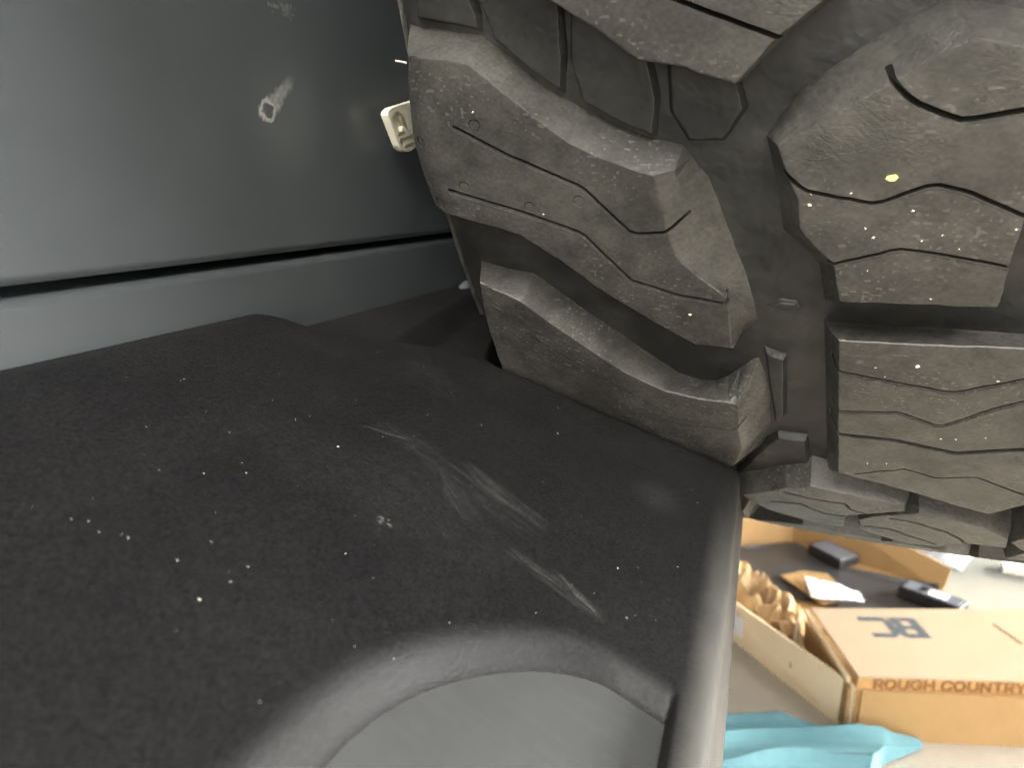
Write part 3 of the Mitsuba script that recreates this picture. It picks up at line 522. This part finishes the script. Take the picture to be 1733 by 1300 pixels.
Pp = (1-gx)[..., None]*((1-gy)[..., None]*q00+gy[..., None]*q01)+gx[..., None]*((1-gy)[..., None]*q10+gy[..., None]*q11)
bulge = np.exp(-((gx-.3)/.16)**2)*np.clip(gy-.72, 0, 1)*.33
Pp[..., 1] += bulge
edge = np.minimum(np.minimum(gy, 1-gy), np.minimum(gx, 1-gx))
zc = .0085+.012*np.exp(-edge/.02)*(meshkit.noise(np.stack([Pp[..., 0]*14, Pp[..., 1]*14, gx*0], -1), 2))+.004*meshkit.fbm(np.stack([Pp[..., 0]*12, Pp[..., 1]*12, gx*0+4], -1), 2, 3)
V = np.stack([Pp[..., 0], Pp[..., 1], zc], -1).reshape(-1, 3)
i, j = np.meshgrid(np.arange(59), np.arange(39), indexing='ij')
scene['plastic_sheet'] = mikit.ply((V, np.stack([i*40+j, (i+1)*40+j, (i+1)*40+j+1, i*40+j+1], -1).reshape(-1, 4)), 'black_sheet', smooth=True)
tag('plastic_sheet', 'black plastic sheet spread inside the tan cardboard lid', 'sheet')
# two dark boxes
def device(key, c, rz, sx, sy, sz, lab, z=.014, sticker=None):
    scene[key+'__case'] = mikit.ply(mesh_of(box(*c, z, sx, sy, sz, rz, .003)), 'black_plastic', smooth=30)
    scene[key+'__top_plate'] = mikit.ply(mesh_of(box(*c, z+sz-.0005, sx*.9, sy*.84, .002, rz, .0008)), 'dark_metal', smooth=30)
    if sticker:
        a_ = math.radians(rz); ca, sa = math.cos(a_), math.sin(a_); s = sticker
        scene[key+'__sticker'] = mikit.ply(mesh_of(box(c[0]+s*ca, c[1]+s*sa, z+sz+.0012, sx*.3, sy*.6, .0008, rz)), 'white_paper')
        scene[key+'__knob'] = mikit.ply(mesh_of(m3.Manifold.cylinder(.006, .009, .008, 20).translate([c[0]-s*1.6*ca, c[1]-s*1.6*sa, z+sz])), 'black_plastic', smooth=30)
    tag(key, lab, 'electronics box')
device('black_module', (.127, 2.005), -43, .105, .068, .024, 'small black electronics box at the far edge of the black sheet')
device('black_module_001', (.338, 1.845), -28, .135, .052, .026, 'small black electronics box with a white sticker behind the pale carton', sticker=.012)
# tan card and white plastic bag with papers
scene['card_piece'] = mikit.ply(mesh_of(prism([(.005, 1.850), (.055, 1.895), (.113, 1.900), (.16, 1.80), (.10, 1.74)], .016, .020)), 'cardboard'); tag('card_piece', 'small tan card lying on the black sheet under the white bag', 'card')
gx, gy = np.meshgrid(np.linspace(0, 1, 40), np.linspace(0, 1, 30), indexing='ij')
q00, q10, q11, q01 = np.array([.075, 1.745]), np.array([.190, 1.765]), np.array([.180, 1.815]), np.array([.060, 1.850])
Pp = (1-gx)[..., None]*((1-gy)[..., None]*q00+gy[..., None]*q01)+gx[..., None]*((1-gy)[..., None]*q10+gy[..., None]*q11)
zc = .024+.012*meshkit.fbm(np.stack([Pp[..., 0]*30, Pp[..., 1]*30, gx*0+2], -1), 3, 6)
V = np.stack([Pp[..., 0], Pp[..., 1], zc], -1).reshape(-1, 3)
i, j = np.meshgrid(np.arange(39), np.arange(29), indexing='ij')
scene['paper_sheet'] = mikit.ply((V, np.stack([i*30+j, (i+1)*30+j, (i+1)*30+j+1, i*30+j+1], -1).reshape(-1, 4)), 'white_paper', smooth=True); tag('paper_sheet', 'bright white paper sheet lying on the black sheet', 'paper')
# far right: pale bag and white strip
gx, gy = np.meshgrid(np.linspace(0, 1, 40), np.linspace(0, 1, 30), indexing='ij')
Pp = np.array([.325, 2.13])+gx[..., None]*np.array([.11, -.06])+gy[..., None]*np.array([.05, .12])
zc = .004+.035*np.sin(np.pi*np.clip(gx, .03, .97))*np.sin(np.pi*np.clip(gy, .03, .97))*(.5+.8*meshkit.fbm(np.stack([Pp[..., 0]*25, Pp[..., 1]*25, gx*0+7], -1), 3, 9))
V = np.stack([Pp[..., 0], Pp[..., 1], zc], -1).reshape(-1, 3)
i, j = np.meshgrid(np.arange(39), np.arange(29), indexing='ij')
scene['plastic_bag'] = mikit.ply((V, np.stack([i*30+j, (i+1)*30+j, (i+1)*30+j+1, i*30+j+1], -1).reshape(-1, 4)), 'pale_bag', smooth=25); tag('plastic_bag', 'crumpled pale blue plastic bag on the floor behind the cardboard lid', 'bag')
scene['wooden_strip'] = mikit.ply(mesh_of(box(.66, 2.10, .003, .26, .045, .016, -8, .002)), 'pale_wood', smooth=30); tag('wooden_strip', 'white wooden strip lying on the floor under the tyre', 'strip')
# blue cloth
nx, ny = 150, 110
gx, gy = np.meshgrid(np.linspace(0, 1, nx), np.linspace(0, 1, ny), indexing='ij')
X = -.42+gx*.68; far = np.interp(X, [-.42, -.09, .02, .10, .165, .205, .26], [1.20, 1.262, 1.318, 1.312, 1.298, 1.302, 1.335])
near = np.interp(X, [-.42, .10, .16, .19, .26], [.86, .95, 1.14, 1.245, 1.315])
Y = near+gy*(far-near)
f1 = np.sin((Y*1.0-X*.55)*40+4*meshkit.noise(np.stack([X*5, Y*5, X*0], -1), 3))
f2 = np.sin((Y*1.2-X*.45)*19+1.2)
edge = np.minimum(np.minimum(gy, 1-gy)*8, np.minimum(gx, 1-gx)*10).clip(0, 1)
Zc = .006+edge**.6*(.030+.027*(1-np.abs(f1))**1.1*(.4+.8*meshkit.noise(np.stack([X*7, Y*7, X*0+5], -1), 2))+.014*f2)
V = np.stack([X, Y, np.maximum(Zc, .003)], -1).reshape(-1, 3)
i, j = np.meshgrid(np.arange(nx-1), np.arange(ny-1), indexing='ij')
scene['blue_cloth'] = mikit.ply((V, np.stack([i*ny+j, (i+1)*ny+j, (i+1)*ny+j+1, i*ny+j+1], -1).reshape(-1, 4)), 'blue_fabric', smooth=True)
tag('blue_cloth', 'light blue folded cloth on the floor in front of the open box', 'cloth')
